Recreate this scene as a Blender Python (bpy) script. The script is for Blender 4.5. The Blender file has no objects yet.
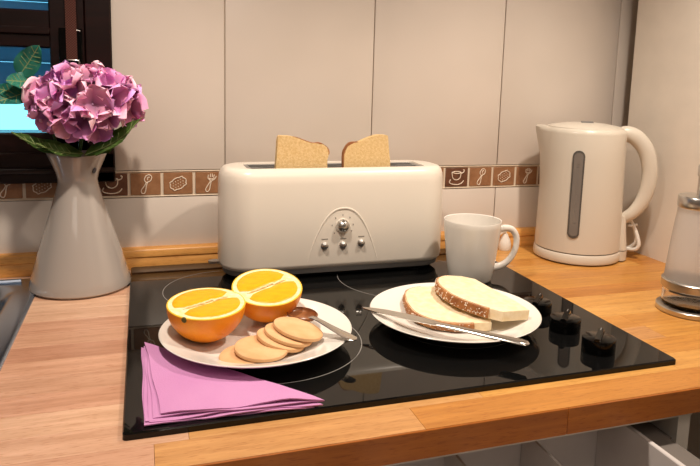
import bpy, bmesh, math, random
from mathutils import Vector, Matrix, noise
R = random.Random(7)
H = 0.90                      # worktop height above the floor
PI = math.pi
sc = bpy.context.scene
COL = sc.collection

# ------------------------------------------------------------------ camera
F, CX, CY, CZ, YAW, PIT, ROL = 668.453, 0.017911, -0.562224, 0.310878 + H, 0.333268, 0.147781, 0.031018
cd = bpy.data.cameras.new('camera'); cam = bpy.data.objects.new('camera', cd); COL.objects.link(cam)
d = Vector((math.sin(YAW)*math.cos(PIT), math.cos(YAW)*math.cos(PIT), -math.sin(PIT)))
r = Vector((math.cos(YAW), -math.sin(YAW), 0)); u = r.cross(d)
r2 = math.cos(ROL)*r + math.sin(ROL)*u; u2 = -math.sin(ROL)*r + math.cos(ROL)*u
cam.matrix_world = Matrix(((r2.x, u2.x, -d.x, CX), (r2.y, u2.y, -d.y, CY), (r2.z, u2.z, -d.z, CZ), (0, 0, 0, 1)))
cd.sensor_width = 36; cd.lens = F/700*36; cd.clip_start = .01
cd.shift_x = -21.974/700; cd.shift_y = -58.404/700      # lens shift of the photograph
sc.camera = cam

# ------------------------------------------------------------------ exposure, sky, lights
sc.view_settings.view_transform = 'Standard'; sc.view_settings.look = 'None'
sc.view_settings.gamma = 1; sc.view_settings.use_curve_mapping = False
sc.view_settings.exposure = 0.0
w = bpy.data.worlds.new('dusk_sky'); sc.world = w; w.use_nodes = True
w.node_tree.nodes['Background'].inputs[0].default_value = (.20, .72, 1.0, 1)
w.node_tree.nodes['Background'].inputs[1].default_value = 2.2

def area(name, loc, target, size, power, color, size_y=None):
    l = bpy.data.lights.new(name, 'AREA'); l.energy = power; l.color = color; l.size = size
    if size_y: l.shape = 'RECTANGLE'; l.size_y = size_y
    o = bpy.data.objects.new(name, l); COL.objects.link(o); o.location = loc
    o.rotation_euler = (Vector(target)-Vector(loc)).to_track_quat('-Z', 'Y').to_euler()
    return o
WARM = (1.0, .865, .73)
def spot(name, loc, target, power, color, deg=124, rad=.022):
    l = bpy.data.lights.new(name, 'SPOT'); l.energy = power; l.color = color; l.shadow_soft_size = rad
    l.spot_size = math.radians(deg); l.spot_blend = 1.0
    o = bpy.data.objects.new(name, l); COL.objects.link(o); o.location = loc
    o.rotation_euler = (Vector(target)-Vector(loc)).to_track_quat('-Z', 'Y').to_euler(); return o
spot('hood_spot_right', (.66, .07, H+.80), (.58, .10, H), 23.5, WARM)
spot('hood_spot_left', (.02, .07, H+.80), (.06, .10, H), 23.5, WARM)
area('ceiling_fill', (.30, -1.0, H+1.50), (.35, .3, H),   .5, 6.0, (1, .88, .76))  # added overhead fill light, not a known lamp
area('room_fill', (-.5, -1.7, H+1.3), (.3, .4, H), .8, 2.6, (1, .88, .78))  # unseen soft fill added behind the camera

# ------------------------------------------------------------------ materials
def mat(name, color, rough=.5, metal=0, spec=.5, coat=0, trans=0, ior=1.45, sss=0, emit=None):
    m = bpy.data.materials.new(name); m.use_nodes = True
    b = m.node_tree.nodes['Principled BSDF']
    b.inputs['Base Color'].default_value = (*color, 1); b.inputs['Roughness'].default_value = rough
    b.inputs['Metallic'].default_value = metal; b.inputs['Specular IOR Level'].default_value = spec
    b.inputs['Coat Weight'].default_value = coat; b.inputs['Coat Roughness'].default_value = .05
    b.inputs['Transmission Weight'].default_value = trans; b.inputs['IOR'].default_value = ior
    if sss:
        b.inputs['Subsurface Weight'].default_value = sss; b.inputs['Subsurface Scale'].default_value = .004
    return m
def nd(m, t, **kw):
    n = m.node_tree.nodes.new(t)
    for k, v in kw.items(): setattr(n, k, v)
    return n
def lk(m, a, b): m.node_tree.links.new(a, b)
def noisy(m, c1, c2, scale=40, detail=4, stretch=(1, 1, 1), bump=0, lo=.35, hi=.65, rnd=0, bscale=None, space='Object'):
    """mottle between two colours, optional bump and per-object offset"""
    b = m.node_tree.nodes['Principled BSDF']
    tc = nd(m, 'ShaderNodeTexCoord'); mp = nd(m, 'ShaderNodeMapping'); mp.inputs['Scale'].default_value = stretch
    lk(m, tc.outputs[space], mp.inputs['Vector'])
    n = nd(m, 'ShaderNodeTexNoise'); n.inputs['Scale'].default_value = scale; n.inputs['Detail'].default_value = detail
    src = mp.outputs[0]
    if rnd:
        oi = nd(m, 'ShaderNodeObjectInfo'); mu = nd(m, 'ShaderNodeMath', operation='MULTIPLY'); mu.inputs[1].default_value = rnd
        lk(m, oi.outputs['Random'], mu.inputs[0])
        va = nd(m, 'ShaderNodeVectorMath', operation='ADD'); lk(m, mp.outputs[0], va.inputs[0]); lk(m, mu.outputs[0], va.inputs[1])
        src = va.outputs[0]
    lk(m, src, n.inputs['Vector'])
    cr = nd(m, 'ShaderNodeValToRGB'); cr.color_ramp.elements[0].position = lo; cr.color_ramp.elements[1].position = hi
    cr.color_ramp.elements[0].color = (*c1, 1); cr.color_ramp.elements[1].color = (*c2, 1)
    lk(m, n.outputs['Fac'], cr.inputs[0]); lk(m, cr.outputs[0], b.inputs['Base Color'])
    if bump:
        n2 = n
        if bscale:
            n2 = nd(m, 'ShaderNodeTexNoise'); n2.inputs['Scale'].default_value = bscale; n2.inputs['Detail'].default_value = 5
            lk(m, src, n2.inputs['Vector'])
        bp = nd(m, 'ShaderNodeBump'); bp.inputs['Strength'].default_value = bump; bp.inputs['Distance'].default_value = .001
        lk(m, n2.outputs['Fac'], bp.inputs['Height']); lk(m, bp.outputs[0], b.inputs['Normal'])
    return m, cr, b

M = {}
M['ceramic'] = mat('white_ceramic', (.80, .76, .70), .12, coat=.3)
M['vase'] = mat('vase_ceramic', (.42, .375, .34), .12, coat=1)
M['tile'] = noisy(mat('glazed_tile', (.7, .66, .6), .22), (.70, .62, .545), (.74, .655, .58), 6, 2, rnd=9, bump=.05, bscale=18)[0]
M['grout'] = mat('grout', (.66, .57, .47), .9)
M['deco_grout'] = mat('listello_cream', (.74, .62, .48), .5)
M['brown_tile'] = noisy(mat('tan_tile', (.4, .2, .1), .4), (.29, .135, .062), (.36, .18, .088), 90, 4, rnd=9)[0]
M['dark_tile'] = noisy(mat('cocoa_tile', (.2, .1, .06), .4), (.12, .048, .026), (.17, .07, .038), 90, 4, rnd=9)[0]
M['motif'] = mat('cream_line', (.85, .72, .58), .4)
M['plaster'] = noisy(mat('greige_wall', (.7, .65, .57), .55), (.78, .71, .62), (.82, .745, .65), 60, 5, bump=.15, bscale=300, space='Generated')[0]
M['room_wall'] = mat('room_wall', (.62, .52, .42), .8)
M['floor'] = noisy(mat('floor_tile', (.4, .3, .22), .5), (.30, .22, .16), (.36, .27, .2), 5, 3)[0]
M['black_glass'] = mat('black_glass', (.004, .004, .004), .03, spec=.36)
M['black_plastic'] = mat('gloss_black', (.003, .003, .003), .12, spec=.25)
M['dark_recess'] = mat('dark_recess', (.02, .02, .02), .6)
M['hob_print'] = mat('grey_print', (.22, .21, .20), .35)
M['steel'] = mat('brushed_steel', (.62, .60, .57), .28, 1)
M['knife_steel'] = mat('polished_steel', (.60, .57, .53), .22, 1)
M['sink_steel'] = mat('sink_steel', (.50, .58, .70), .25, 1)  # window's blue reflection put into the steel's base colour
M['cream_plastic'] = mat('cream_plastic', (.80, .73, .635), .28)
M['kettle_plastic'] = mat('ivory_plastic', (.66, .60, .51), .3)
M['grey_plastic'] = mat('grey_plastic', (.20, .19, .18), .4)
M['gauge'] = mat('smoky_gauge', (.20, .175, .155), .15)
M['gauge_rim'] = mat('gauge_rim', (.10, .09, .08), .3)
M['white_plastic'] = mat('white_plastic', (.80, .76, .70), .35)
M['text'] = mat('grey_text', (.18, .16, .14), .6)
M['drawer'] = noisy(mat('drawer_white', (.6, .56, .54), .5), (.56, .52, .50), (.60, .56, .54), 20, 3)[0]
M['rail'] = mat('grey_rail', (.16, .14, .125), .45)
M['carcass'] = mat('cabinet_white', (.66, .62, .56), .5)
M['window_wood'] = noisy(mat('mahogany', (.02, .006, .004), .35), (.007, .0014, .0013), (.014, .0028, .0020), 8, 4, (1, 12, 12), bump=.1)[0]
M['strap'] = mat('strap', (.16, .055, .032), .8)
_m = M['strap']; _b = _m.node_tree.nodes['Principled BSDF']
_tc = nd(_m, 'ShaderNodeTexCoord'); _ck = nd(_m, 'ShaderNodeTexChecker'); _ck.inputs['Scale'].default_value = 550
_ck.inputs[1].default_value = (.11, .030, .018, 1); _ck.inputs[2].default_value = (.045, .012, .008, 1)
lk(_m, _tc.outputs['Object'], _ck.inputs[0]); lk(_m, _ck.outputs[0], _b.inputs['Base Color'])
M['glass'] = mat('pane_glass', (1, 1, 1), .0, trans=1, ior=1.02)
M['bottle_glass'] = mat('bottle_glass', (.97, .97, .96), .02, trans=1, ior=1.3)
M['frosted'] = mat('frosted_glass', (.86, .82, .78), .5, trans=.55, ior=1.2)
M['outside'] = mat('outside_render', (.75, .80, .82), .9)
M['outside_dark'] = mat('outside_blue', (.10, .16, .22), .9)
M['leaf'] = noisy(mat('leaf_green', (.05, .14, .04), .45), (.06, .13, .025), (.15, .25, .06), 40, 3, rnd=5)[0]
M['leaf_teal'] = noisy(mat('leaf_teal', (.03, .22, .17), .4), (.03, .24, .19), (.07, .40, .28), 30, 3, rnd=5)[0]
M['leaf_vein'] = mat('leaf_vein', (.35, .42, .16), .5)
M['stem'] = mat('stem_green', (.05, .11, .03), .6)
M['pith'] = noisy(mat('orange_pith', (.9, .75, .45), .45, sss=.15), (.90, .66, .30), (.93, .82, .56), 160, 4)[0]
M['flesh'] = noisy(mat('orange_flesh', (.95, .38, .01), .35, sss=.1), (.93, .36, .001), (.96, .43, .003), 70, 3, (1, 3, 1), bump=.25, bscale=150)[0]
M['zest'] = noisy(mat('orange_zest', (.9, .26, .01), .38), (.86, .25, .002), (.92, .33, .004), 30, 3, bump=.5, bscale=420)[0]
M['rim_zest'] = mat('zest_edge', (.95, .55, .03), .4)
M['calyx'] = mat('orange_calyx', (.10, .09, .02), .8)
M['biscuit'] = noisy(mat('biscuit', (.7, .42, .2), .75), (.66, .37, .165), (.74, .46, .235), 45, 5, bump=.25, bscale=350, rnd=5)[0]
M['crumb'] = noisy(mat('bread_crumb', (.85, .68, .42), .85), (.82, .64, .385), (.90, .755, .53), 120, 5, bump=.5, bscale=450, rnd=5)[0]
M['toasted'] = noisy(mat('toast_crumb', (.75, .5, .2), .85), (.68, .45, .19), (.80, .585, .30), 300, 6, bump=.9, bscale=600, rnd=5)[0]
M['crust'] = noisy(mat('bread_crust', (.4, .16, .05), .7), (.26, .085, .022), (.45, .19, .06), 70, 5, bump=.4, bscale=300)[0]
M['side_crust'] = noisy(mat('side_crust', (.7, .42, .18), .8), (.60, .34, .13), (.80, .54, .27), 80, 5, bump=.4, bscale=300)[0]
M['flour'] = mat('flour_fleck', (.88, .80, .68), .9)
M['cocoa'] = noisy(mat('brown_spoon', (.22, .08, .03), .3), (.17, .055, .018), (.30, .12, .045), 60, 3)[0]
M['napkin'] = noisy(mat('pink_paper', (.7, .25, .6), .85), (.53, .225, .46), (.58, .27, .51), 9, 3, bump=.35, bscale=700)[0]
M['logo'] = mat('vase_mark', (.08, .08, .09), .4)

def wood(name, pal, scale=10):
    m = mat(name, (.6, .35, .15), .35)
    b = m.node_tree.nodes['Principled BSDF']
    oi = nd(m, 'ShaderNodeObjectInfo'); cr = nd(m, 'ShaderNodeValToRGB')
    el = cr.color_ramp.elements
    while len(el) < len(pal): el.new(.5)
    for i, c in enumerate(pal): el[i].position = i/(len(pal)-1); el[i].color = (*c, 1)
    lk(m, oi.outputs['Random'], cr.inputs[0])
    tc = nd(m, 'ShaderNodeTexCoord'); mp = nd(m, 'ShaderNodeMapping'); mp.inputs['Scale'].default_value = (1, 12, 12)
    mu = nd(m, 'ShaderNodeMath', operation='MULTIPLY'); mu.inputs[1].default_value = 37; lk(m, oi.outputs['Random'], mu.inputs[0])
    va = nd(m, 'ShaderNodeVectorMath', operation='ADD'); lk(m, tc.outputs['Object'], va.inputs[0]); lk(m, mu.outputs[0], va.inputs[1])
    lk(m, va.outputs[0], mp.inputs[0])
    n = nd(m, 'ShaderNodeTexNoise'); n.inputs['Scale'].default_value = scale; n.inputs['Detail'].default_value = 7; n.inputs['Roughness'].default_value = .62
    n.inputs['Distortion'].default_value = .4
    lk(m, mp.outputs[0], n.inputs['Vector'])
    c2 = nd(m, 'ShaderNodeValToRGB'); c2.color_ramp.elements[0].position = .3; c2.color_ramp.elements[1].position = .7
    c2.color_ramp.elements[0].color = (.76, .68, .60, 1); c2.color_ramp.elements[1].color = (1.08, 1.08, 1.08, 1)
    lk(m, n.outputs['Fac'], c2.inputs[0])
    mx = nd(m, 'ShaderNodeMix', data_type='RGBA', blend_type='MULTIPLY'); mx.inputs[0].default_value = 1
    lk(m, cr.outputs[0], mx.inputs[6]); lk(m, c2.outputs[0], mx.inputs[7])
    # pores: short dark flecks along the grain
    mp2 = nd(m, 'ShaderNodeMapping'); mp2.inputs['Scale'].default_value = (1, 9, 9); lk(m, va.outputs[0], mp2.inputs[0])
    n3 = nd(m, 'ShaderNodeTexNoise'); n3.inputs['Scale'].default_value = 90; n3.inputs['Detail'].default_value = 2; lk(m, mp2.outputs[0], n3.inputs['Vector'])
    c3 = nd(m, 'ShaderNodeValToRGB'); c3.color_ramp.elements[0].position = .30; c3.color_ramp.elements[1].position = .42
    c3.color_ramp.elements[0].color = (.78, .68, .6, 1); c3.color_ramp.elements[1].color = (1, 1, 1, 1); lk(m, n3.outputs['Fac'], c3.inputs[0])
    m2 = nd(m, 'ShaderNodeMix', data_type='RGBA', blend_type='MULTIPLY'); m2.inputs[0].default_value = 1
    lk(m, mx.outputs[2], m2.inputs[6]); lk(m, c3.outputs[0], m2.inputs[7])
    lk(m, m2.outputs[2], b.inputs['Base Color'])
    return m
M['beech'] = wood('oiled_beech', [(.50, .215, .042), (.62, .315, .080), (.54, .25, .050), (.66, .355, .100), (.57, .27, .06), (.48, .195, .038), (.60, .295, .07)])
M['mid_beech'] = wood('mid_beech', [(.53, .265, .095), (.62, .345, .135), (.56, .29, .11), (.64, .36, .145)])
M['edge_wood'] = wood('dark_edge_wood', [(.42, .125, .012), (.48, .15, .016), (.38, .105, .010)])  # darker, more saturated wood tone for the front edging
M['pale_beech'] = wood('pale_pink_beech', [(.47, .235, .150), (.74, .49, .33), (.54, .29, .19), (.80, .55, .38), (.62, .36, .24), (.50, .25, .16)])  # paler, pinker palette for the staves at the left end
M['trim_wood'] = wood('upstand_wood', [(.80, .40, .11), (.80, .40, .11)])

# petals: purple to pink with pale edge
m = mat('petal', (.5, .12, .35), .6, sss=.1); M['petal'] = m
b_ = m.node_tree.nodes['Principled BSDF']
oi = nd(m, 'ShaderNodeObjectInfo'); cr = nd(m, 'ShaderNodeValToRGB')
el = cr.color_ramp.elements; el.new(.5)
for i, c in enumerate([(.60, .22, .60), (.82, .30, .54), (.95, .50, .66)]): el[i].position = i*.5; el[i].color = (*c, 1)
lk(m, oi.outputs['Random'], cr.inputs[0])
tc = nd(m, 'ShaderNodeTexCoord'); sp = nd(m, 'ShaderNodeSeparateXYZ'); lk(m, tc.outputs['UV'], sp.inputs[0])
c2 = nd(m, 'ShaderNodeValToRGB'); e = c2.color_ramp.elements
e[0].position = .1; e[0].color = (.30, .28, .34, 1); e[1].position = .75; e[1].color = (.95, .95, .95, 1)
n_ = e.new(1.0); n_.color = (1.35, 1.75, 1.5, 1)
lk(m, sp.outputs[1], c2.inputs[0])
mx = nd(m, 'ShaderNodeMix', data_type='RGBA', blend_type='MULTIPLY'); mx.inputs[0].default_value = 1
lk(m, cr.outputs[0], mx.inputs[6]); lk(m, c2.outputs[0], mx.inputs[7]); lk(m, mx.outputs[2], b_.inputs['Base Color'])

# ------------------------------------------------------------------ mesh helpers
def link(name, me, m, parent=None, loc=(0, 0, 0), rot=(0, 0, 0)):
    o = bpy.data.objects.new(name, me); COL.objects.link(o)
    if m and not me.materials: me.materials.append(m)
    o.location = loc; o.rotation_euler = rot
    if parent: o.parent = parent
    return o
def obj(name, bm, m, parent=None, loc=(0, 0, 0), rot=(0, 0, 0), smooth=True, angle=40):
    bmesh.ops.recalc_face_normals(bm, faces=bm.faces)
    me = bpy.data.meshes.new(name); 
    if smooth:
        for f in bm.faces: f.smooth = True
        for e in bm.edges:
            if len(e.link_faces) == 2 and e.calc_face_angle(0) > math.radians(angle): e.smooth = False
    bm.to_mesh(me); bm.free()
    return link(name, me, m, parent, loc, rot)
def thing(name, label, cat, loc, rotz=0, group=None):
    o = bpy.data.objects.new(name, None); COL.objects.link(o); o.empty_display_size = .02
    o.location = (loc[0], loc[1], loc[2]+H); o.rotation_euler = (0, 0, rotz)
    o['label'] = label; o['category'] = cat
    if group: o['group'] = group
    return o
def tag(o, label, cat, group=None):
    o['label'] = label; o['category'] = cat
    if group: o['group'] = group
    return o
def struct(name, bm, m, parent=None, loc=(0, 0, H)):
    o = obj(name, bm, m, parent, loc if parent is None else (0, 0, 0)); 
    if parent is None: o['kind'] = 'structure'
    return o
def box(bm, x0, x1, y0, y1, z0, z1, bev=0, seg=1):
    r = bmesh.ops.create_cube(bm, size=1); vs = r['verts']
    for v in vs:
        v.co = Vector((x0+(v.co.x+.5)*(x1-x0), y0+(v.co.y+.5)*(y1-y0), z0+(v.co.z+.5)*(z1-z0)))
    if bev:
        es = list({e for v in vs for e in v.link_edges})
        bmesh.ops.bevel(bm, geom=es, offset=bev, segments=seg, profile=.5, affect='EDGES')
    return bm
def B(*a, **k): return box(bmesh.new(), *a, **k)
def rings(bm, loops, closed_ends=(True, True)):
    """loops of 3d points, all of one length, skinned in order"""
    vs = [[bm.verts.new(p) for p in lp] for lp in loops]; n = len(loops[0])
    for a, b in zip(vs, vs[1:]):
        for i in range(n):
            j = (i+1) % n; bm.faces.new((a[i], a[j], b[j], b[i]))
    if closed_ends[0]: bm.faces.new(vs[0][::-1])
    if closed_ends[1]: bm.faces.new(vs[-1])
    return vs
def lathe(prof, n=48, bm=None, c=(0, 0), sx=1, sy=1, caps=True):
    bm = bm or bmesh.new()
    lo = []
    for rr, z in prof:
        rr = max(rr, 1e-5)
        lo.append([(c[0]+rr*sx*math.cos(2*PI*i/n), c[1]+rr*sy*math.sin(2*PI*i/n), z) for i in range(n)])
    rings(bm, lo, (caps, caps)); return bm
def catmull(P, k=6):
    P = [Vector(p) for p in P]; out = []
    for i in range(len(P)-1):
        a = P[max(i-1, 0)]; b = P[i]; c = P[i+1]; e = P[min(i+2, len(P)-1)]
        for s in range(k):
            t = s/k
            out.append(.5*((2*b)+(c-a)*t+(2*a-5*b+4*c-e)*t*t+(3*b-3*c+e-a)*t**3))
    out.append(P[-1]); return out
def tube(path, rad, n=10, bm=None, flat=1, up=(0, 0, 1), smoothk=0, caps=True):
    bm = bm or bmesh.new()
    P = catmull(path, smoothk) if smoothk else [Vector(p) for p in path]
    if callable(rad): rf = rad
    elif isinstance(rad, (list, tuple)):
        def rf(t):
            s = t*(len(rad)-1); i = min(int(s), len(rad)-2); return rad[i]+(rad[i+1]-rad[i])*(s-i)
    else: rf = lambda t: rad
    lo = []; up = Vector(up); nrm = None
    for i, p in enumerate(P):
        t = (P[min(i+1, len(P)-1)]-P[max(i-1, 0)]).normalized()
        if nrm is None:
            nrm = (up-t*up.dot(t)); nrm = nrm.normalized() if nrm.length > 1e-4 else t.orthogonal().normalized()
        else:
            nrm = (nrm-t*nrm.dot(t)).normalized()
        s = t.cross(nrm); rr = rf(i/(len(P)-1))
        lo.append([p+s*rr*math.cos(2*PI*k/n)+nrm*rr*flat*math.sin(2*PI*k/n) for k in range(n)])
    rings(bm, lo, (caps, caps)); return bm
def prism(out, z0, z1, bm=None, bev=0, seg=2):
    bm = bm or bmesh.new()
    a = [bm.verts.new((x, y, z0)) for x, y in out]; b = [bm.verts.new((x, y, z1)) for x, y in out]
    n = len(out); bm.faces.new(a[::-1]); top = bm.faces.new(b)
    for i in range(n): bm.faces.new((a[i], a[(i+1) % n], b[(i+1) % n], b[i]))
    if bev: 
        es = [e for e in bm.edges if abs(e.verts[0].co.z-e.verts[1].co.z) < 1e-6]
        bmesh.ops.bevel(bm, geom=es, offset=bev, segments=seg, profile=.5, affect='EDGES')
    return bm
def superloop(a, b, z, n=64, ex=2.0, c=(0, 0)):
    out = []
    for i in range(n):
        t = 2*PI*i/n; ct, st = math.cos(t), math.sin(t)
        out.append((c[0]+a*math.copysign(abs(ct)**(2/ex), ct), c[1]+b*math.copysign(abs(st)**(2/ex), st), z))
    return out
def rrect(a, b, rad, z, seg=8, c=(0, 0), m=6):
    """rounded rectangle loop, half sizes a b, evenly m points on straights"""
    pts = []
    for qx, qy, s in ((1, 1, 0), (-1, 1, 1), (-1, -1, 2), (1, -1, 3)):
        for k in range(seg+1):
            t = (s + k/seg)*PI/2
            pts.append((c[0]+qx*(a-rad)+rad*math.cos(t), c[1]+qy*(b-rad)+rad*math.sin(t), z))
    return pts

# ================================================================== SETTING
YW = .525; XC = .955; XP = .882      # XP: face of the tall side panel that ends short of the wall
CEIL = 1.6
struct('floor', B(-1.6, XC, -2.4, YW, -.93, -.90), M['floor'])
struct('ceiling', B(-1.6, XC, -2.4, YW, CEIL, CEIL+.03), M['room_wall'])
struct('wall_left', B(-1.63, -1.6, -2.4, YW, -.9, CEIL), M['room_wall'])
struct('wall_front', B(-1.6, XC, -2.43, -2.4, -.9, CEIL), M['room_wall'])
struct('wall_right', B(XC, XC+.03, -2.4, YW+.1, -.9, CEIL), M['room_wall'])
struct('trim_2', B(XP, XP+.018, -2.4, .473, -.9, CEIL-.002, bev=.0008), M['plaster'])
# back wall with a window opening x[-1.0,-.075] z[.18,.86]
bm = bmesh.new()
WX0, WX1, WZ0, WZ1 = -1.0, -.07, .182, .86
for a in ((-1.6, WX0, -.9, CEIL), (WX1, XC, -.9, CEIL), (WX0, WX1, -.9, WZ0), (WX0, WX1, WZ1, CEIL)):
    box(bm, a[0], a[1], YW+.003, YW+.12, a[2], a[3])
wall = struct('wall_back', bm, M['grout'])

# large tiles
X0T, WT = .1427, .2474
ZB, HB = .1114, .0415
def tile(x0, x1, z0, z1, m=M['tile'], name='tile', dep=.0, g=.0009):
    return obj(name, B(x0+g-(x0+x1)/2, x1-g-(x0+x1)/2, -.0025-dep, .006, z0+g-(z0+z1)/2, z1-g-(z0+z1)/2, bev=.0009, seg=2), m, wall,
               ((x0+x1)/2, YW, (z0+z1)/2))
cols = [X0T+WT*k for k in (-1, 0, 1, 2, 3)]
edges = [cols[0], cols[1], cols[2], cols[3], cols[4], XC-.001]
for a, b in zip(edges, edges[1:]):
    tile(max(a, -.06), b, ZB+HB, ZB+HB+.33)
    tile(max(a, -.06), b, ZB+HB+.33, ZB+HB+.66)
    tile(a, b, 0, ZB)
for k in range(-6, -1):
    tile(X0T+WT*k, X0T+WT*(k+1), 0, ZB)
# small picture tiles
def motif_cup():
    bm = bmesh.new(); w = .00085
    def t(p): tube([(x, -.0026, z) for x, z in p], w, 5, bm, smoothk=3)
    t([(-.010, .009), (-.004, .0105), (.003, .0105), (.008, .009), (.003, .007), (-.004, .007), (-.010, .009)])
    t([(-.010, .009), (-.0085, .000), (-.004, -.0045), (.002, -.0045), (.007, 0), (.008, .009)])
    t([(.008, .007), (.013, .009), (.0145, .013), (.012, .0135)])
    t([(-.012, -.004), (-.0145, -.009), (-.009, -.0125), (.002, -.0135), (.010, -.011), (.014, -.006)])
    return bm
def motif_spoon():
    bm = bmesh.new(); w = .00085
    def t(p): tube([(x, -.0026, z) for x, z in p], w, 5, bm, smoothk=3)
    t([(.001, .002), (-.002, .007), (.001, .013), (.006, .0145), (.009, .011), (.007, .005), (.001, .002), (-.002, -.003), (-.0065, -.009), (-.006, -.014), (-.002, -.0145), (0, -.009), (.001, -.002), (.003, .003)])
    t([(.006, .011), (.003, .010), (.003, .006)])
    return bm
def motif_biscuit():
    bm = bmesh.new(); w = .00085
    ol = []
    ca, sa = math.cos(.5), math.sin(.5)
    for i in range(33):
        a = 2*PI*i/32; rr = 1+.07*math.cos(8*a)
        x = .0125*rr*math.copysign(abs(math.cos(a))**.7, math.cos(a)); z = .0085*rr*math.copysign(abs(math.sin(a))**.7, math.sin(a))
        ol.append((x*ca-z*sa, -.0026, x*sa+z*ca))
    tube(ol, w, 5, bm)
    for i in range(-2, 3):
        for j in (-1, 0, 1):
            x = i*.0042+(j % 2)*.002; z = j*.0042
            if abs(x) < .0105: box(bm, x*ca-z*sa-.0006, x*ca-z*sa+.0006, -.0032, -.0024, x*sa+z*ca-.0006, x*sa+z*ca+.0006)
    return bm
def motif_fork():
    bm = bmesh.new(); w = .00085
    def t(p): tube([(x, -.0026, z) for x, z in p], w, 5, bm, smoothk=3)
    t([(-.002, .013), (-.0025, .007), (.001, .003), (-.003, -.004), (-.0065, -.011), (-.004, -.0145), (-.0005, -.011), (.001, -.003), (.003, .003), (.008, .006), (.0105, .011)])
    t([(.001, .0145), (.001, .009)]); t([(.004, .0145), (.004, .009)]); t([(.0075, .013), (.006, .009)])
    t([(-.001, .007), (.003, .0055), (.007, .008)])
    return bm
motifs = {}
def motif(kind, parent, loc):
    if kind not in motifs:
        o = obj('picture', [motif_cup, motif_spoon, motif_biscuit, motif_fork][kind](), M['motif'], parent, loc); motifs[kind] = o.data
    else: o = link('picture', motifs[kind], None, parent, loc)
TS = .04864
tile_me = {}
obj('border_strip', B(-1.55, XC, YW-.0015, YW+.002, ZB+.0002, ZB+HB-.0002), M['deco_grout'], wall)
for k in range(-11, 16):
    x0 = X0T+k*TS; x1 = min(x0+TS, XC); kind = k % 4
    if x1-x0 < .02: continue
    t_ = obj('picture_tile', B(-(x1-x0)/2+.0022, (x1-x0)/2-.0022, -.003, .003, -.0172, .0172, bev=.0006), M['dark_tile'] if kind == 0 else M['brown_tile'], wall,
             ((x0+x1)/2, YW, ZB+HB/2))
    if x1-x0 > .04: motif(kind, t_, (0, -.0008, 0))
# thin beaded edges of the strip
bm = bmesh.new()
for zz in (ZB+.0012, ZB+HB-.0012):
    tube([(-.6, YW-.0022, zz), (XC-.001, YW-.0022, zz)], .0011, 6, bm)
obj('border_edging', bm, M['deco_grout'], wall)

# timber upstand along the wall
prof = [(.0, 0), (.0, .015), (.0015, .017), (.0015, .0185), (.0, .020), (.0, .029), (.002, .0318), (.005, .0326), (.0185, .0326), (.0185, 0)]
bm = bmesh.new()
lo = [[(x, .5065+y, z) for y, z in prof] for x in (-1.1, XC-.001)]
rings(bm, lo)
o = struct('trim_1', bm, M['trim_wood'])

# window
bm = bmesh.new()
FY0, FY1 = .507, .565
box(bm, WX0-.05, -.0225, FY0, YW-.004, .139, .184, .002, 1)            # bottom rail laid on the wall
box(bm, -.0590, -.0225, FY0, YW-.004, .139, .90, .002, 1)               # right architrave
box(bm, WX0-.05, WX0+.02, FY0, YW-.004, .139, .90, .002, 1)
box(bm, WX0-.05, -.0225, FY0, YW-.004, .86, .90, .002, 1)
win = struct('window_1', bm, M['window_wood'])
obj('sill_moulding', B(WX0-.05, -.0225, FY0-.006, FY0+.01, .154, .162, bev=.002, seg=2), M['window_wood'], win)
bm = bmesh.new()
box(bm, WX0-.01, -.0590, FY0+.004, FY1, .179, .213, .002); box(bm, -.1060, -.0580, FY0+.004, FY1, .179, .86, .002)
box(bm, WX0, WX0+.05, FY0+.004, FY1, .179, .86, .002); box(bm, WX0-.01, -.059, FY0+.004, FY1, .82, .87, .002)
obj('sash_frame', bm, M['window_wood'], win)
bm = bmesh.new(); box(bm, WX0, -.104, FY0+.006, FY1-.004, .335, .388, .002); box(bm, WX0, -.104, FY0+.002, FY1-.004, .353, .364, .002)
obj('sash_rail', bm, M['window_wood'], win)
obj('pane', B(WX0+.04, -.105, .540, .543, .211, .337), M['glass'], win)
obj('pane', B(WX0+.04, -.105, .540, .543, .386, .825), M['glass'], win)
# rolled-down shutter outside the panes, open at the bottom
sm_ = mat('shutter_slat', (.10, .22, .34), .5)
tr_ = nd(sm_, 'ShaderNodeBsdfTranslucent'); tr_.inputs[0].default_value = (.30, .38, .46, 1)
ms_ = nd(sm_, 'ShaderNodeMixShader'); ms_.inputs[0].default_value = .55
out_ = sm_.node_tree.nodes['Material Output']
lk(sm_, sm_.node_tree.nodes['Principled BSDF'].outputs[0], ms_.inputs[1]); lk(sm_, tr_.outputs[0], ms_.inputs[2]); lk(sm_, ms_.outputs[0], out_.inputs[0])
sh_me = None
for q in range(13):
    z = .268+q*.046
    if sh_me is None:
        lo = [[(x, .600+y, zz_) for y, zz_ in ((-.004, .003), (-.0055, .022), (-.003, .041), (0, .0455), (.003, .041), (.001, .022), (.003, .003), (0, 0))] for x in (WX0+.01, -.072)]
        bm = bmesh.new(); rings(bm, lo); o = obj('shutter_slat', bm, sm_, win, (0, 0, z)); sh_me = o.data
    else: link('shutter_slat', sh_me, None, win, (0, 0, z))
struct('sill_outside', B(WX0-.05, -.03, YW+.12, YW+.30, .16, .18), M['outside'])

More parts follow.
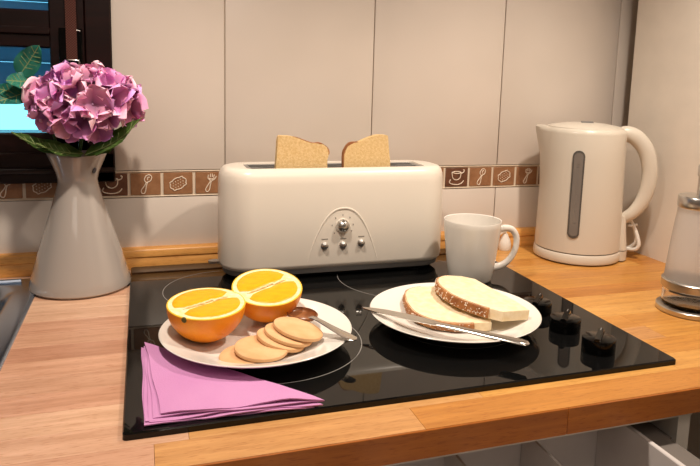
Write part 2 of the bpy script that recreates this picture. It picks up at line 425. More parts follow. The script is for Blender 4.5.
# blind strap with its guide (hangs on the frame)
t = thing('blind_strap', 'brown woven roller blind strap running down the dark window frame', 'strap', (-.0760, FY0, .312))
obj('guide_plate', B(-.017, .014, -.003, .0005, -.004, .052, bev=.001), M['black_plastic'], t)
obj('strap', B(-.0072, .0072, -.0065, -.0040, .006, .58), M['strap'], t)
bm = bmesh.new(); tube([(-.0085, -.006, 0), (-.0085, -.007, .006), (.0085, -.007, .006), (.0085, -.006, 0)], .0012, 6, bm, smoothk=3)
obj('clip', bm, M['steel'], t)
bm = bmesh.new(); tube([(.007, -.004, .0495), (.0115, -.004, .0485)], .0008, 6, bm); obj('clip', bm, M['steel'], t)

# ================================================================== WORKTOP
wt = thing('worktop', 'oiled butcher block worktop of pale beech staves along the wall', 'worktop', (0, 0, 0))
TH = .0275
y0 = -.0544; y1 = .5062; NR = 14
x = -.75
for xe in (-.16, .4005, XC-.0015):
    obj('front_edging', B(-(xe-x)/2+.0001, (xe-x)/2-.0001, -.0564, -.0546, -TH, 0, bev=.0007), M['edge_wood'], wt, ((x+xe)/2, 0, 0)); x = xe; rw = (y1-y0)/NR
for i in range(NR):
    ya = y0+i*rw; yb = ya+rw
    over_sink = ya > -.01 and yb < .486
    x = -.150 if over_sink else -.75
    first = True
    while x < XC-.002:
        L = R.uniform(.22, .55)
        if first: L = R.uniform(.17, .34) if over_sink else R.uniform(.76, .84)
        elif not over_sink and x < .15: L = R.uniform(.22, .36)
        xe = min(x+L, XC-.0015)
        if XC-xe < .08: xe = XC-.0015
        g = .00012
        bm = B(-(xe-x)/2+g, (xe-x)/2-g, -rw/2+g, rw/2-g, -TH, 0, bev=.0035 if False else .0002)
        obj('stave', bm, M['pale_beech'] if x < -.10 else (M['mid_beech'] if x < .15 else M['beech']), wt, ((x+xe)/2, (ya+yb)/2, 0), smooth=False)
        x = xe; first = False
# ---- sink
sk = thing('kitchen_sink', 'stainless steel inset sink at the left end of the worktop', 'sink', (-.42, .242, 0))
def sinkloop(a, b, z, rad): return rrect(a, b, rad, z, 6)
bm = bmesh.new()
rings(bm, [sinkloop(.296, .246, .0, .012), sinkloop(.296, .246, .0015, .012), sinkloop(.2945, .2445, .0028, .011), sinkloop(.290, .240, .0034, .010), sinkloop(.285, .235, .0026, .010), sinkloop(.268, .218, .0022, .03),
           sinkloop(.262, .212, -.001, .04), sinkloop(.257, .207, -.012, .045), sinkloop(.250, .200, -.13, .05), sinkloop(.22, .156, -.15, .06), sinkloop(.05, .05, -.155, .04)], (False, True))
obj('basin', bm, M['sink_steel'], sk)
obj('drain', lathe([(.0, -.1545), (.035, -.1545), (.038, -.152), (.0, -.1515)], 24), M['steel'], sk)
bm = bmesh.new(); tube([(-.25, .2285, .0045), (.270, .2285, .0045)], .0035, 8, bm); obj('ridge', bm, M['sink_steel'], sk)

# ---- base cabinet under worktop with open drawer
cb = thing('base_cabinet', 'white base cabinet carcass under the right half of the worktop', 'cabinet', (0, 0, -.9))
obj('top_rail', B(-.30, .563, -.048, -.030, .9-TH-.0065, .9-TH), M['carcass'], cb)
obj('side_panel', B(.547, .563, -.046, .49, .06, .9-TH-.0068), M['carcass'], cb)
obj('side_panel', B(-.14, -.124, -.046, .49, .06, .9-TH-.0068-.16), M['carcass'], cb)
obj('back_panel', B(-.124, .547, .47, .486, .06, .9-TH-.007), M['carcass'], cb)
obj('plinth', B(-.14, .563, -.02, .44, 0, .06), M['carcass'], cb)
obj('runner', B(.5345, .5465, -.04, .40, .9-.075, .9-.062), M['rail'], cb)
dr = thing('open_drawer', 'open white drawer with dividers below the worktop front edge', 'drawer', (.20, -.20, -.150))
DX = .30   # half width
obj('drawer_bottom', B(-DX, DX, -.22, .22, 0, .008), M['drawer'], dr)
obj('drawer_back', B(-DX, DX, .214, .222, .008, .085), M['drawer'], dr)
bm = bmesh.new(); box(bm, DX-.006, DX, -.22, .214, .008, .104, .001)
obj('drawer_side', bm, M['drawer'], dr)
bm = bmesh.new(); box(bm, -DX, -DX+.006, -.22, .214, .008, .104, .001)
obj('drawer_side', bm, M['drawer'], dr)
obj('slide_rail', B(DX+.0005, DX+.030, -.22, .214, .02, .098, bev=.001), M['rail'], dr)
for x in (.107, .198, .015, -.08, -.17):
    bm = bmesh.new()
    rings(bm, [[(x-.5*wd, y, z) for z, wd in ((.008, .006), (.09, .003))]+[(x+.5*wd, y, z) for z, wd in ((.09, .003), (.008, .006))] for y in (-.21, .213)])
    obj('divider', bm, M['drawer'], dr)
obj('drawer_front', B(-DX-.02, DX+.045, -.238, -.221, -.04, .10, bev=.002), M['carcass'], dr)

# ================================================================== HOB
HW, HD, HT = .584, .5050, .0062
hb = thing('ceramic_hob', 'black glass ceramic hob set in the wooden worktop', 'hob', (HW/2-.003, HD/2-.003, 0))
bm = bmesh.new()
rings(bm, [rrect(HW/2, HD/2, .004, 0), rrect(HW/2, HD/2, .004, HT-.0012), rrect(HW/2-.0012, HD/2-.0012, .004, HT)])
obj('glass_plate', bm, M['black_glass'], hb, smooth=False)
def ring(cx, cy, rr, wd=.0005):
    return obj('zone_ring', lathe([(rr-wd, HT-.0002), (rr-wd, HT+.0001), (rr+wd, HT+.0001), (rr+wd, HT-.0002)], 96, caps=False), M['hob_print'], hb, (cx-HW/2+.003, cy-HD/2+.003, 0))
ring(.149, .161, .107); ring(.129, .362, .089); ring(.401, .360, .109); ring(.385, .160, .078)
def knob(x, y, a):
    k = obj('control_knob', lathe([(.0, 0), (.0185, 0), (.0188, .0015), (.0188, .0140), (.0184, .0156), (.0172, .0162), (0, .0164)], 40), M['black_plastic'], hb, (x-HW/2+.003, y-HD/2+.003, HT))
    k.rotation_euler = (0, 0, a)
    bm = bmesh.new()
    rings(bm, [[(-.0186, -.0060, .008), (.0186, -.0060, .008), (.0186, .0060, .008), (-.0186, .0060, .008)], [(-.0180, -.0030, .0190), (.0180, -.0030, .0205), (.0180, .0030, .0205), (-.0180, .0030, .0190)]])
    bmesh.ops.bevel(bm, geom=bm.edges[:], offset=.0008, segments=2, affect='EDGES')
    obj('grip', bm, M['black_plastic'], k)
    obj('pointer', B(.010, .0175, -.0004, .0004, .0198, .0208), M['hob_print'], k)
for y in (.170, .1075, .0425): knob(.509, y, .80)

# ================================================================== TOASTER
TX, TY = .3000, .430
ts = thing('toaster', 'long cream two slot toaster standing at the back of the hob', 'toaster', (TX, TY, HT))
A, Bh = .1780, .0535
def TL(ins, z, rad=.046): return rrect(A-ins, Bh-ins, max(rad-ins, .004), z, 12)
zz = -HT
bm = bmesh.new()
rings(bm, [TL(.004, .0225+zz), TL(.0012, .025+zz), TL(0, .030+zz), TL(0.0002, .10+zz), TL(.0008, .150+zz), TL(.002, .160+zz), TL(.0045, .1665+zz), TL(.0085, .1705+zz), TL(.014, .1720+zz),
           rrect(.140, .0325, .010, .1716+zz, 12), rrect(.1395, .032, .010, .1695+zz, 12)], (True, False))
obj('body', bm, M['cream_plastic'], ts)
# slot tray: a rim with two long openings
bm = bmesh.new()
zt = .1695+zz
xs = (-.1405, -.132, .132, .1405); ys = (-.033, -.0225, -.0035, .0035, .0225, .033)
for i in range(3):
    for j in range(5):
        if i == 1 and j in (1, 3): continue
        box(bm, xs[i], xs[i+1], ys[j], ys[j+1], zt-.002, zt)
obj('slot_frame', bm, M['grey_plastic'], ts)
bm = bmesh.new()
for s in (-1, 1):
    y_ = s*.013
    for a in ((-.132, .132, y_-.0105, y_-.0095), (-.132, .132, y_+.0095, y_+.0105), (-.133, -.132, y_-.0105, y_+.0105), (.132, .133, y_-.0105, y_+.0105)):
        box(bm, *a, zt-.10, zt-.002)
    for q in range(-6, 7):
        for e in (-.0085, .0085):
            tube([(q*.021, y_+e, zt-.09), (q*.021, y_+e, zt-.004)], .0006, 5, bm)
obj('slot_cage', bm, M['dark_recess'], ts)
bm = bmesh.new()
rings(bm, [TL(.0085, .0135+zz), TL(.0065, .0145+zz), TL(.0040, .0225+zz)])
obj('base', bm, M['grey_plastic'], ts)
bm = bmesh.new(); rings(bm, [TL(.016, .0080+zz), TL(.0088, .0135+zz)]); obj('underside', bm, M['dark_recess'], ts)
for sx in (-1, 1):
    for sy in (-1, 1):
        obj('foot', lathe([(.0075, 0), (.009, .001), (.009, .0028)], 20), M['black_plastic'], ts, (sx*.125, sy*.032, 0))
# control arch
FYt = -Bh-.0001
def TZ(x, z): return (x-TX, FYt, z+zz)
arch = []
for i in range(41):
    t_ = -1+2*i/40; x = .3002+.0548*math.copysign(abs(t_)**1.0, t_)
    arch.append(TZ(x, .0335+.0795*(1-abs(t_)**2.35)))
bm = tube(arch, [.0005, .0013, .0014, .0013, .0005], 8, None, flat=.6, up=(0, 1, 0))
obj('control_arch', bm, M['cream_plastic'], ts)
# dial
dl = obj('dial', lathe([(0, 0), (.0100, 0), (.0105, .001), (.0098, .003), (.0088, .006), (.0065, .0085), (.003, .0098), (0, .0101)], 32), M['steel'], ts, TZ(.2990, .0862), (PI/2, 0, 0))
obj('pointer', B(-.0006, .0006, .001, .0103, .0040, .0092), M['text'], dl)
obj('dial_base', lathe([(0, 0), (.0115, 0), (.011, .0012), (0, .0014)], 32), M['cream_plastic'], ts, TZ(.2990, .0862), (PI/2, 0, 0))
for x, z in ((.2715, .0570), (.3002, .0568), (.3287, .0585)):
    obj('button', lathe([(0, 0), (.0058, 0), (.0056, .0014), (.0044, .0022), (.0042, .0042), (.003, .0052), (0, .0055)], 24), M['steel'], ts, TZ(x, z), (PI/2, 0, 0))
bm = bmesh.new()
for a in (-130, -85, -42, 0, 42, 85, 120):
    q = math.radians(a); x = .2990+.0165*math.sin(q); z = .0862+.0165*math.cos(q)
    p = TZ(x, z); box(bm, p[0]-.0005, p[0]+.0005, FYt-.0002, FYt+.001, p[2]-.0011, p[2]+.0011)
for x, z in ((.2715, .0670), (.3287, .0685), (.3002, .0664)):
    for q in range(5):
        p = TZ(x-.0046+q*.0020, z); box(bm, p[0], p[0]+.0014, FYt-.0002, FYt+.001, p[2]-.0007, p[2]+.0007)
obj('printed_marks', bm, M['text'], ts)
bm = bmesh.new(); lo_ = [superloop(.011, .007, z, 24, 2.2, (-A-.004, .0)) for z in (.026+zz, .0265+zz, .0290+zz, .0296+zz)]
rings(bm, lo_); obj('lever', bm, M['steel'], ts)

def bread_pts(pts): return catmull([(x, z, 0) for x, z in pts], 4)
def toast(name, label, x, pts, y, tilt, crust_seg):
    """upright slice; outline in x z"""
    t = thing(name, label, 'toast', (x, y, .1025))
    t.rotation_euler = (0, tilt, 0)
    bm = bmesh.new()
    f_ = [(p[0], p[1]) for p in pts]
    a = [bm.verts.new((px, -.0065, pz)) for px, pz in f_]; b = [bm.verts.new((px, .0065, pz)) for px, pz in f_]
    n = len(f_); bm.faces.new(a); bm.faces.new(b[::-1])
    for i in range(n): bm.faces.new((a[i], b[i], b[(i+1) % n], a[(i+1) % n]))
    es = [e for e in bm.edges if abs(e.verts[0].co.y-e.verts[1].co.y) < 1e-6]
    bmesh.ops.bevel(bm, geom=es, offset=.0010, segments=2, affect='EDGES')
    obj('crumb', bm, M['toasted'], t)
    bm = bmesh.new()
    path = f_[crust_seg[0]:crust_seg[1]]
    lo = []
    for i, (px, pz) in enumerate(path):
        q0 = path[max(i-1, 0)]; q1 = path[min(i+1, len(path)-1)]
        tx, tz = q1[0]-q0[0], q1[1]-q0[1]; L = math.hypot(tx, tz) or 1; nx, nz = tz/L, -tx/L
        c_ = sum(p[0] for p in f_)/n, sum(p[1] for p in f_)/n
        if nx*(px-c_[0])+nz*(pz-c_[1]) < 0: nx, nz = -nx, -nz
        k = .0009*min(1, i*.5+.2, (len(path)-1-i)*.5+.2)
        lo.append([(px-nx*.0012, -.0062, pz-nz*.0012), (px+nx*k, -.0058, pz+nz*k), (px+nx*k*1.3, 0, pz+nz*k*1.3), (px+nx*k, .0058, pz+nz*k), (px-nx*.0012, .0062, pz-nz*.0012)])
    rings(bm, lo); obj('crust', bm, M['crust'], t)
    return t
o1 = [(p[0], p[1]) for p in bread_pts([(0, 0), (-.0005, .045), (.002, .092), (.0035, .113), (.010, .1155), (.027, .1140), (.045, .1075), (.058, .1035), (.068, .104), (.078, .098), (.0815, .090), (.0790, .080), (.0795, .04), (.0795, 0)])]
toast('toast', 'toasted bread slice standing in the left half of the toaster slot', .2035, o1, TY-.013, 0, (20, 45))
o2 = [(p[0], p[1]) for p in bread_pts([(0, 0), (-.0005, .04), (-.0010, .083), (.002, .095), (.009, .1035), (.022, .1060), (.038, .1125), (.052, .1165), (.067, .1165), (.0695, .112), (.0720, .090), (.0745, .07), (.0745, .04), (.0745, 0)])]
toast('toast', 'toasted bread slice standing in the right half of the toaster slot', .3100, o2, TY-.013, 0, (6, 21))

# ================================================================== KETTLE
KX, KY = .7530, .4250
HA = math.radians(-32)
kt = thing('electric_kettle', 'tall ivory plastic jug kettle in the corner of the worktop', 'kettle', (KX, KY, 0), HA)
obj('power_base', lathe([(.065, .0015), (.0742, .003), (.0752, .006), (.0745, .0170), (.073, .0190), (0, .0190)], 64), M['kettle_plastic'], kt)
for a in (200, 260, 320, 80):
    obj('foot', lathe([(.007, 0), (.007, .004)], 12), M['white_plastic'], kt, (.058*math.cos(math.radians(a)), .058*math.sin(math.radians(a)), 0))
body_prof = [(.0705, .0200), (.0735, .0210), (.0735, .027), (.0728, .06), (.0716, .12), (.0702, .18), (.0694, .223), (.0684, .2285), (.0650, .2315)]
bm = bmesh.new(); n = 72; lo = []
for rr, z in body_prof:
    lp = []
    for i in range(n):
        a = 2*PI*i/n; k = 0
        da = (a-PI)       # spout at local -x
        s = max(0, (z-.145)/.085); s = min(s, 1)**1.6
        k = .0170*s*max(0, 1-abs(da)/.42)**1.3
        lp.append(((rr+k)*math.cos(a), (rr+k)*math.sin(a), z+(.002*s*max(0, 1-abs(da)/.4))))
    lo.append(lp)
rings(bm, lo); obj('jug', bm, M['kettle_plastic'], kt)
obj('lid', lathe([(.0650, .2312), (.0642, .2335), (.058, .2352), (.035, .2390), (.02, .2402), (0, .2405)], 64), M['kettle_plastic'], kt)
bm = bmesh.new(); box(bm, -.008, .012, -.012, .008, .2385, .2425, .001, 2); obj('lid_catch', bm, M['grey_plastic'], kt)
# handle: grip tube from the lid down to the base
hp = [(.055, 0, .2200), (.068, 0, .2240), (.086, 0, .2170), (.103, 0, .1960), (.1115, 0, .1650), (.1110, 0, .1330), (.1035, 0, .1060), (.0910, 0, .0870), (.0790, 0, .0770), (.0710, 0, .0700)]
bm = tube(hp, [.0115, .0135, .0142, .0138, .0133, .0130, .0122, .0110, .0098, .0085], 18, flat=.82, up=(0, 1, 0), smoothk=5)
obj('handle', bm, M['kettle_plastic'], kt)
bm = bmesh.new()
rings(bm, [superloop(.0135, .019, .0205, 24, 2.6, (.0715, 0)), superloop(.0130, .0185, .028, 24, 2.6, (.0712, 0)), superloop(.0110, .0140, .055, 24, 2.5, (.0705, 0)), superloop(.0095, .0095, .080, 24, 2.3, (.0710, 0))])
obj('handle_root', bm, M['kettle_plastic'], kt)
obj('socket_cover', lathe([(0, 0), (1, 0), (1, .0170), (0, .0170)], 24, sx=.0145, sy=.0195, c=(0, 0)), M['kettle_plastic'], kt, (.0712, 0, .002))
# gauge curved on the jug
def patch(a0, hw, z0, z1, off, rz=None, n=9, mm=24):
    bm = bmesh.new(); lo = []
    def rad(z): 
        t = (z-.027)/(.223-.027); return .0735+(.0694-.0735)*t
    pts = []
    for i in range(mm):
        t = 2*PI*i/mm; x = hw*math.cos(t); z = hw*math.sin(t)
        z = z1-hw+z if z >= 0 else z0+hw+z
        pts.append((x, z))
    def P(x, z, o): 
        R_ = rad(z)+o; a = a0+x/rad(z); return (R_*math.cos(a), R_*math.sin(a), z)
    outer = [P(x, z, -.002) for x, z in pts]; top = [P(x, z, off) for x, z in pts]
    inner = [P(x*.9, z+(-.0008 if z > (z0+z1)/2 else .0008), off) for x, z in pts]
    vs = rings(bm, [outer, top, inner], (False, False))
    # fill inner with strips pairing left and right points
    v = vs[-1]; h = mm//4
    for i in range(-h, h):
        a, b = v[(i) % mm], v[(i+1) % mm]; c, d_ = v[(mm//2-i-1) % mm], v[(mm//2-i) % mm]
        f = [a, b, c, d_]; u_ = []
        for q in f:
            if q not in u_: u_.append(q)
        if len(u_) > 2:
            try: bm.faces.new(u_)
            except ValueError: pass
    return bm
GA = math.radians(-132)-HA
obj('gauge_frame', patch(GA, .0098, .048, .197, .0016), M['gauge_rim'], kt)
obj('water_gauge', patch(GA, .0072, .0515, .1935, .0021), M['gauge'], kt)
bm = bmesh.new()
for i, z in enumerate((.075, .095, .105, .125, .135, .15, .17, .175)):
    R_ = .0735-(.0041)*(z-.027)/.196+.0022
    a = GA+.01; w_ = .035 if i % 2 else .055
    ps = [(R_*math.cos(a+s*w_), R_*math.sin(a+s*w_)) for s in (-.5, .5)]
    vs = [bm.verts.new((ps[k][0], ps[k][1], z+dz)) for k, dz in ((0, -.0006), (1, -.0006), (1, .0006), (0, .0006))]
    bm.faces.new(vs)
obj('scale_marks', bm, M['text'], kt)
# looped white flex behind the kettle
bm = bmesh.new()
tube([(.070, .022, .055), (.082, .018, .072), (.092, .014, .066), (.102, .010, .045), (.106, .008, .026), (.098, .012, .017), (.082, .022, .018), (.073, .030, .030)], .0034, 8, bm, smoothk=6)
tube([(.073, .030, .030), (.080, .024, .060), (.090, .018, .066), (.099, .014, .050), (.101, .014, .030), (.088, .024, .016), (.060, .045, .006)], .0030, 8, bm, smoothk=6)
obj('flex', bm, M['white_plastic'], kt)
bm = bmesh.new(); tube([(.086, .010, .060), (.102, .014, .062)], .0022, 8, bm); obj('cable_tie', bm, M['white_plastic'], kt)

# ================================================================== MUG
mg = thing('coffee_mug', 'plain white mug standing on the hob between toaster and kettle', 'mug', (.4890, .325, HT), math.radians(-4))
prof = [(.0, .0), (.030, .0), (.0315, .001), (.0335, .005), (.0370, .03), (.0405, .06), (.0432, .088), (.0440, .0965), (.0436, .0977), (.0422, .0970), (.0412, .088), (.0385, .06), (.035, .03), (.0315, .008), (.028, .005), (0, .005)]
prof = [(a_, b_*.955) for a_, b_ in prof]
obj('cup', lathe(prof, 64), M['ceramic'], mg)
hp = [(.0395, 0, .0740), (.052, 0, .0780), (.0660, 0, .0755), (.0745, 0, .0630), (.0735, 0, .0440), (.0645, 0, .0280), (.0510, 0, .0190), (.0350, 0, .0160)]
obj('handle', tube(hp, [.0062, .0056, .0052, .0050, .0050, .0052, .0056, .0064], 14, flat=.75, up=(0, 1, 0), smoothk=5), M['ceramic'], mg)

# small white plug lying behind the mug
pg = thing('white_plug', 'small white mains plug on the worktop behind the mug', 'plug', (.645, .490, 0))
bm = lathe([(.0, 0), (.0105, 0), (.0115, .002), (.0115, .012), (.0095, .019), (.006, .026), (.0045, .030), (0, .030)], 20)
obj('plug_body', bm, M['white_plastic'], pg, (0, 0, 0), (0, 0, 0))
obj('flex', tube([(0, 0, .029), (-.004, -.002, .036), (-.02, -.004, .028), (-.045, .002, .008), (-.08, .004, .0032), (-.13, .006, .0032)], .0028, 8, smoothk=5), M['white_plastic'], pg)

# ================================================================== PLATES
def plate(name, label, x, y, rad):
    p = thing(name, label, 'plate', (x, y, HT), 0)
    pr = [(0, .0022), (.052, .0022), (.054, 0), (.058, 0), (.060, .0026), (.075, .0062), (.090, .0125), (rad-.0008, .0188), (rad, .0200), (rad-.0010, .0208), (.090, .0158), (.075, .0098), (.062, .0060), (.045, .0050), (0, .0048)]
    obj('dish', lathe(pr, 96), M['ceramic'], p)
    return p
PLx, PLy, PR = .1365, .1590, .1065
PRx, PRy = .3810, .1570
plate('side_plate', 'white plate holding orange halves and biscuits beside the pink napkin', PLx, PLy, PR)
plate('side_plate', 'white plate with two bread slices and a knife near the control knobs', PRx, PRy, .1055)

# ================================================================== ORANGE HALVES
def orange(label, x, y, z, rad, tx, tyaw, seam, calyx):
    t = thing('orange_half', label, 'orange', (x, y, z)); t.rotation_euler = (tx, 0, tyaw)
    n = 56; lo = []
    for k in range(17):
        ph = -PI/2+ (PI/2)*k/16
        rr = rad*math.cos(ph); zz_ = rad*.98*math.sin(ph)
        lo.append([(max(rr, 1e-4)*math.cos(2*PI*i/n), max(rr, 1e-4)*math.sin(2*PI*i/n), zz_) for i in range(n)])
    bm = bmesh.new(); rings(bm, lo, (True, False)); obj('peel', bm, M['zest'], t)
    bm = lathe([(rad, -.0001), (rad-.0002, .0008), (rad-.0012, .0012), (rad-.0018, .0009)], n, caps=False); obj('peel_edge', bm, M['rim_zest'], t)
    # pith face
    bm = lathe([(rad-.0016, .0000), (rad-.0016, .0010), (rad-.0055, .0011), (0, .0004)], n, caps=False); obj('pith', bm, M['pith'], t)
    # two flesh lobes each side of the seam
    ri = rad-.0058
    for s in (-1, 1):
        out = []
        g = rad*.085
        for k in range(19):
            a = -PI/2*.90+ PI*.90*k/18
            px = g+(ri-g)*math.cos(a)**.9 if math.cos(a) > 0 else g
            out.append((ri*.0+px, ri*math.sin(a)*.93))
        # inner wavy edge back along the seam
        for k in range(1, 8):
            f = 1-2*k/8; out.append((g+.0006*math.sin(k*2.1), f*ri*.88))
        pts = []
        for px, py in out:
            px *= s; c, q = math.cos(seam), math.sin(seam); pts.append((px*c-py*q, px*q+py*c))
        bm = bmesh.new(); m0 = [(sum(p[0] for p in pts)/len(pts)), (sum(p[1] for p in pts)/len(pts))]
        l0 = [(p[0], p[1], -.0005) for p in pts]; l1 = [(p[0], p[1], .0014) for p in pts]
        l2 = [(m0[0]+(p[0]-m0[0])*.95, m0[1]+(p[1]-m0[1])*.95, .0020) for p in pts]; l3 = [(m0[0]+(p[0]-m0[0])*.6, m0[1]+(p[1]-m0[1])*.6, .0022) for p in pts]
        rings(bm, [l0, l1, l2, l3], (False, True)); obj('flesh', bm, M['flesh'], t)
    # ragged core fibres
    bm = bmesh.new(); rr_ = random.Random(3)
    for q in range(7):
        f = -.62+q*.2; ox = rr_.uniform(-.0012, .0012)
        P = [(ox, (f-.16)*ri, .0012), (ox+rr_.uniform(-.001, .001), f*ri, .0022), (ox, (f+.16)*ri, .0012)]
        c, s_ = math.cos(seam), math.sin(seam); P = [(x_*c-y_*s_, x_*s_+y_*c, z_) for x_, y_, z_ in P]
        tube(P, .0011, 6, bm, smoothk=2)
    obj('core', bm, M['pith'], t)
    if calyx:
        c = Vector(calyx).normalized()*rad*.995
        bm = lathe([(0, -.001), (.0035, -.0006), (.0030, .0006), (.0012, .0012), (0, .0008)], 9)
        o = obj('stem_scar', bm, M['calyx'], t, c); o.rotation_euler = c.to_track_quat('Z', 'Y').to_euler()
    return t
orange('orange half nearest the napkin, stem scar showing on its rim', .0815, .1690, .0545, .0428, math.radians(5), 0, math.radians(-62), (-.60, -.78, -.035))
orange('orange half behind the biscuits, tilted to show more of its cut face', .1560, .2075, .0555, .0420, math.radians(14), 0, math.radians(-62), None)

# ================================================================== BISCUITS
def biscuit(label, x, y, z, rx, ry, rz, rad):
    bm = lathe([(0, 0), (rad*.92, 0), (rad*.985, .0008), (rad, .0024), (rad*.985, .0042), (rad*.93, .0052), (rad*.6, .0058), (0, .0060)], 48)
    t = obj('round_biscuit', bm, M['biscuit'], None, (x, y, z+H)); t.rotation_euler = (rx, ry, rz)
    tag(t, label, 'biscuit', 'biscuits on the left plate')
d2 = math.radians
biscuit('lowest round biscuit, mostly hidden under the next one near the orange', .1150, .1090, .0130, d2(2), d2(-4), 0, .0265)
biscuit('second round biscuit from the left, lying nearly flat in front', .1325, .1095, .0188, d2(4), d2(3), 0, .0285)
biscuit('third round biscuit from the left, middle of the leaning row', .1560, .1250, .0200, d2(6), d2(14), .2, .0275)
biscuit('fourth round biscuit, second from the top of the leaning row', .1650, .1280, .0235, d2(6), d2(14), .2, .0275)
biscuit('topmost round biscuit, its whole face showing, next to the spoon', .1765, .1320, .0272, d2(6), d2(14), .2, .0285)

# ================================================================== SPOON
def loft_flat(path, half, thick, m_, bm=None, n=14, cup=0):
    """path of points with half widths and thickness: flattened bar"""
    bm = bm or bmesh.new(); P = [Vector(p) for p in path]; lo = []
    for i, p in enumerate(P):
        t = (P[min(i+1, len(P)-1)]-P[max(i-1, 0)]).normalized(); s = Vector((0, 0, 1)).cross(t).normalized(); up = t.cross(s)
        h = half[i]; q = thick[i]; l = []
        for k in range(n):
            a = 2*PI*k/n; l.append(p+s*h*math.cos(a)+up*(q*math.sin(a)-cup*0))
        lo.append(l)
    rings(bm, lo); return bm
sp = thing('teaspoon', 'steel teaspoon with brown bowl resting on the left plate rim', 'spoon', (.191, .1730, .0325))
ang = math.atan2(.085-.1730, .229-.191)
bm = bmesh.new(); lo = []
for k in range(9):       # bowl, deep shell, open upward, outer and inner
    t_ = k/8
    lo.append([(-.021*math.sqrt(max(0, 1-(1-t_)**2))*math.cos(a)*(1.05 if math.cos(a) < 0 else 1), .0165*math.sqrt(max(0, 1-(1-t_)**2))*math.sin(a), -.006+.006*t_**2) for a in [2*PI*i/28 for i in range(28)]])
lo[0] = [(x*.01, y*.01, -.006) for x, y, z in lo[1]]
inner = [[(x*.94, y*.94, z+.0009) for x, y, z in l] for l in lo[::-1]]
rings(bm, lo+inner); bowl = obj('bowl', bm, M['cocoa'], sp, (0, 0, 0), (0, 0, ang))
bm = bmesh.new(); c = (math.cos(ang), math.sin(ang))
pth = [(.0175, .0), (.024, .0008), (.034, .0005), (.05, -.0005), (.068, -.0015), (.082, -.002), (.091, -.0022), (.0955, -.0024)]
loft_flat([(c[0]*q, c[1]*q, z) for q, z in pth], [.0055, .0040, .0038, .0045, .0058, .0072, .0066, .0026], [.0011, .0013, .0012, .0011, .0010, .0009, .0009, .0006], None, bm)
obj('stem', bm, M['knife_steel'], sp)

# ================================================================== KNIFE
kn = thing('table_knife', 'plain steel table knife lying across the bread plate', 'knife', (.3415, .1020, .0295))
A0, A1 = Vector((.2670, .1815)), Vector((.4120, .0350)); dv = (A1-A0); Lk = dv.length; dv.normalize()
kn.location = (*( (A0+A1)/2 ), H+.0282); kn.rotation_euler = (0, d2(1.0), math.atan2(dv.y, dv.x))
hL = Lk/2
# blade: outline extruded
up_ = [(-hL, .0), (-hL+.012, .0046), (-hL+.03, .0080), (-hL+.06, .0092), (-hL+.090, .0084), (-hL+.100, .0056)]
dn_ = [(-hL+.100, -.0052), (-hL+.06, -.0068), (-hL+.02, -.0056), (-hL+.006, -.0032)]
bm = prism([(x, y) for x, y in dn_[::-1]][::1]+up_[::-1], -.0007, .0007, bev=.0003, seg=1)
obj('blade', bm, M['knife_steel'], kn)
bm = bmesh.new(); xs_ = [-hL+.096, -hL+.104, -hL+.12, -hL+.145, -hL+.175, hL-.010, hL-.003, hL]
loft_flat([(x, 0, 0) for x in xs_], [.0050, .0048, .0052, .0060, .0070, .0078, .0064, .0020], [.0012, .0020, .0024, .0026, .0028, .0028, .0022, .0008], None, bm)
obj('handle', bm, M['knife_steel'], kn)

# ================================================================== BREAD SLICES
def slice_(label, outline, n_crust, z, th, tiltx, tilty, flecks):
    """outline (world xy) ordered so that the first n_crust points run along the dark crust"""
    cx = sum(p[0] for p in outline)/len(outline); cy = sum(p[1] for p in outline)/len(outline)
    t = thing('bread_slice', label, 'bread', (cx, cy, z)); t.rotation_euler = (tiltx, tilty, 0)
    P = [(x-cx, y-cy) for x, y in outline]
    cr_ = [(p.x, p.y) for p in catmull([(x, y, 0) for x, y in P[:n_crust]], 5)]
    rest = P[n_crust:]
    full = cr_+rest
    obj('crumb', prism(full, 0, th, bev=.0012), M['crumb'], t)
    bm = bmesh.new(); lo = []
    for i, (px, py) in enumerate(cr_):
        q0 = cr_[max(i-1, 0)]; q1 = cr_[min(i+1, len(cr_)-1)]; tx, ty = q1[0]-q0[0], q1[1]-q0[1]; L = math.hypot(tx, ty); nx, ny = ty/L, -tx/L
        if nx*px+ny*py < 0: nx, ny = -nx, -ny
        k = .0016+.0006*math.sin(i*1.3)
        lo.append([(px-nx*.001, py-ny*.001, -.0003), (px+nx*k, py+ny*k, .001), (px+nx*(k+.0010), py+ny*(k+.0010), th*.5), (px+nx*k, py+ny*k, th-.0012), (px-nx*.0012, py-ny*.0012, th+.0004)])
    rings(bm, lo); obj('crust', bm, M['crust'], t)
    if flecks:
        bm = bmesh.new(); rr_ = random.Random(5)
        for q in range(flecks):
            i = rr_.randrange(2, len(cr_)-2); l = lo[i]; h = rr_.uniform(1, 3); k = int(h); f = h-k
            a = Vector(l[k]); b = Vector(l[min(k+1, 4)]); nxt = Vector(lo[i+1][k]); p = a.lerp(b, f)+(nxt-a)*rr_.random()
            s = rr_.uniform(.0004, .0010); r_ = bmesh.ops.create_icosphere(bm, subdivisions=1, radius=s)
            for v in r_['verts']: v.co += p
        o = obj('flour_specks', bm, M['flour'], t); o['kind'] = 'stuff'
    # cut side edge
    bm = bmesh.new(); a = rest[0] if rest else P[-1]
    return t
slice_('lower white bread slice lying flat on the right plate',
       [(.371, 0.2441), (.352, 0.2383), (.3395, 0.2199), (.3310, 0.1904), (.3300, 0.1588), (.3420, 0.1346), (.3640, 0.1198), (.3860, 0.1146)][::1] + [(.4085, 0.1124), (.424, 0.1588), (.420, 0.2167), (.404, 0.2388)],
       8, .0148, .0115, d2(2.5), 0, 60)
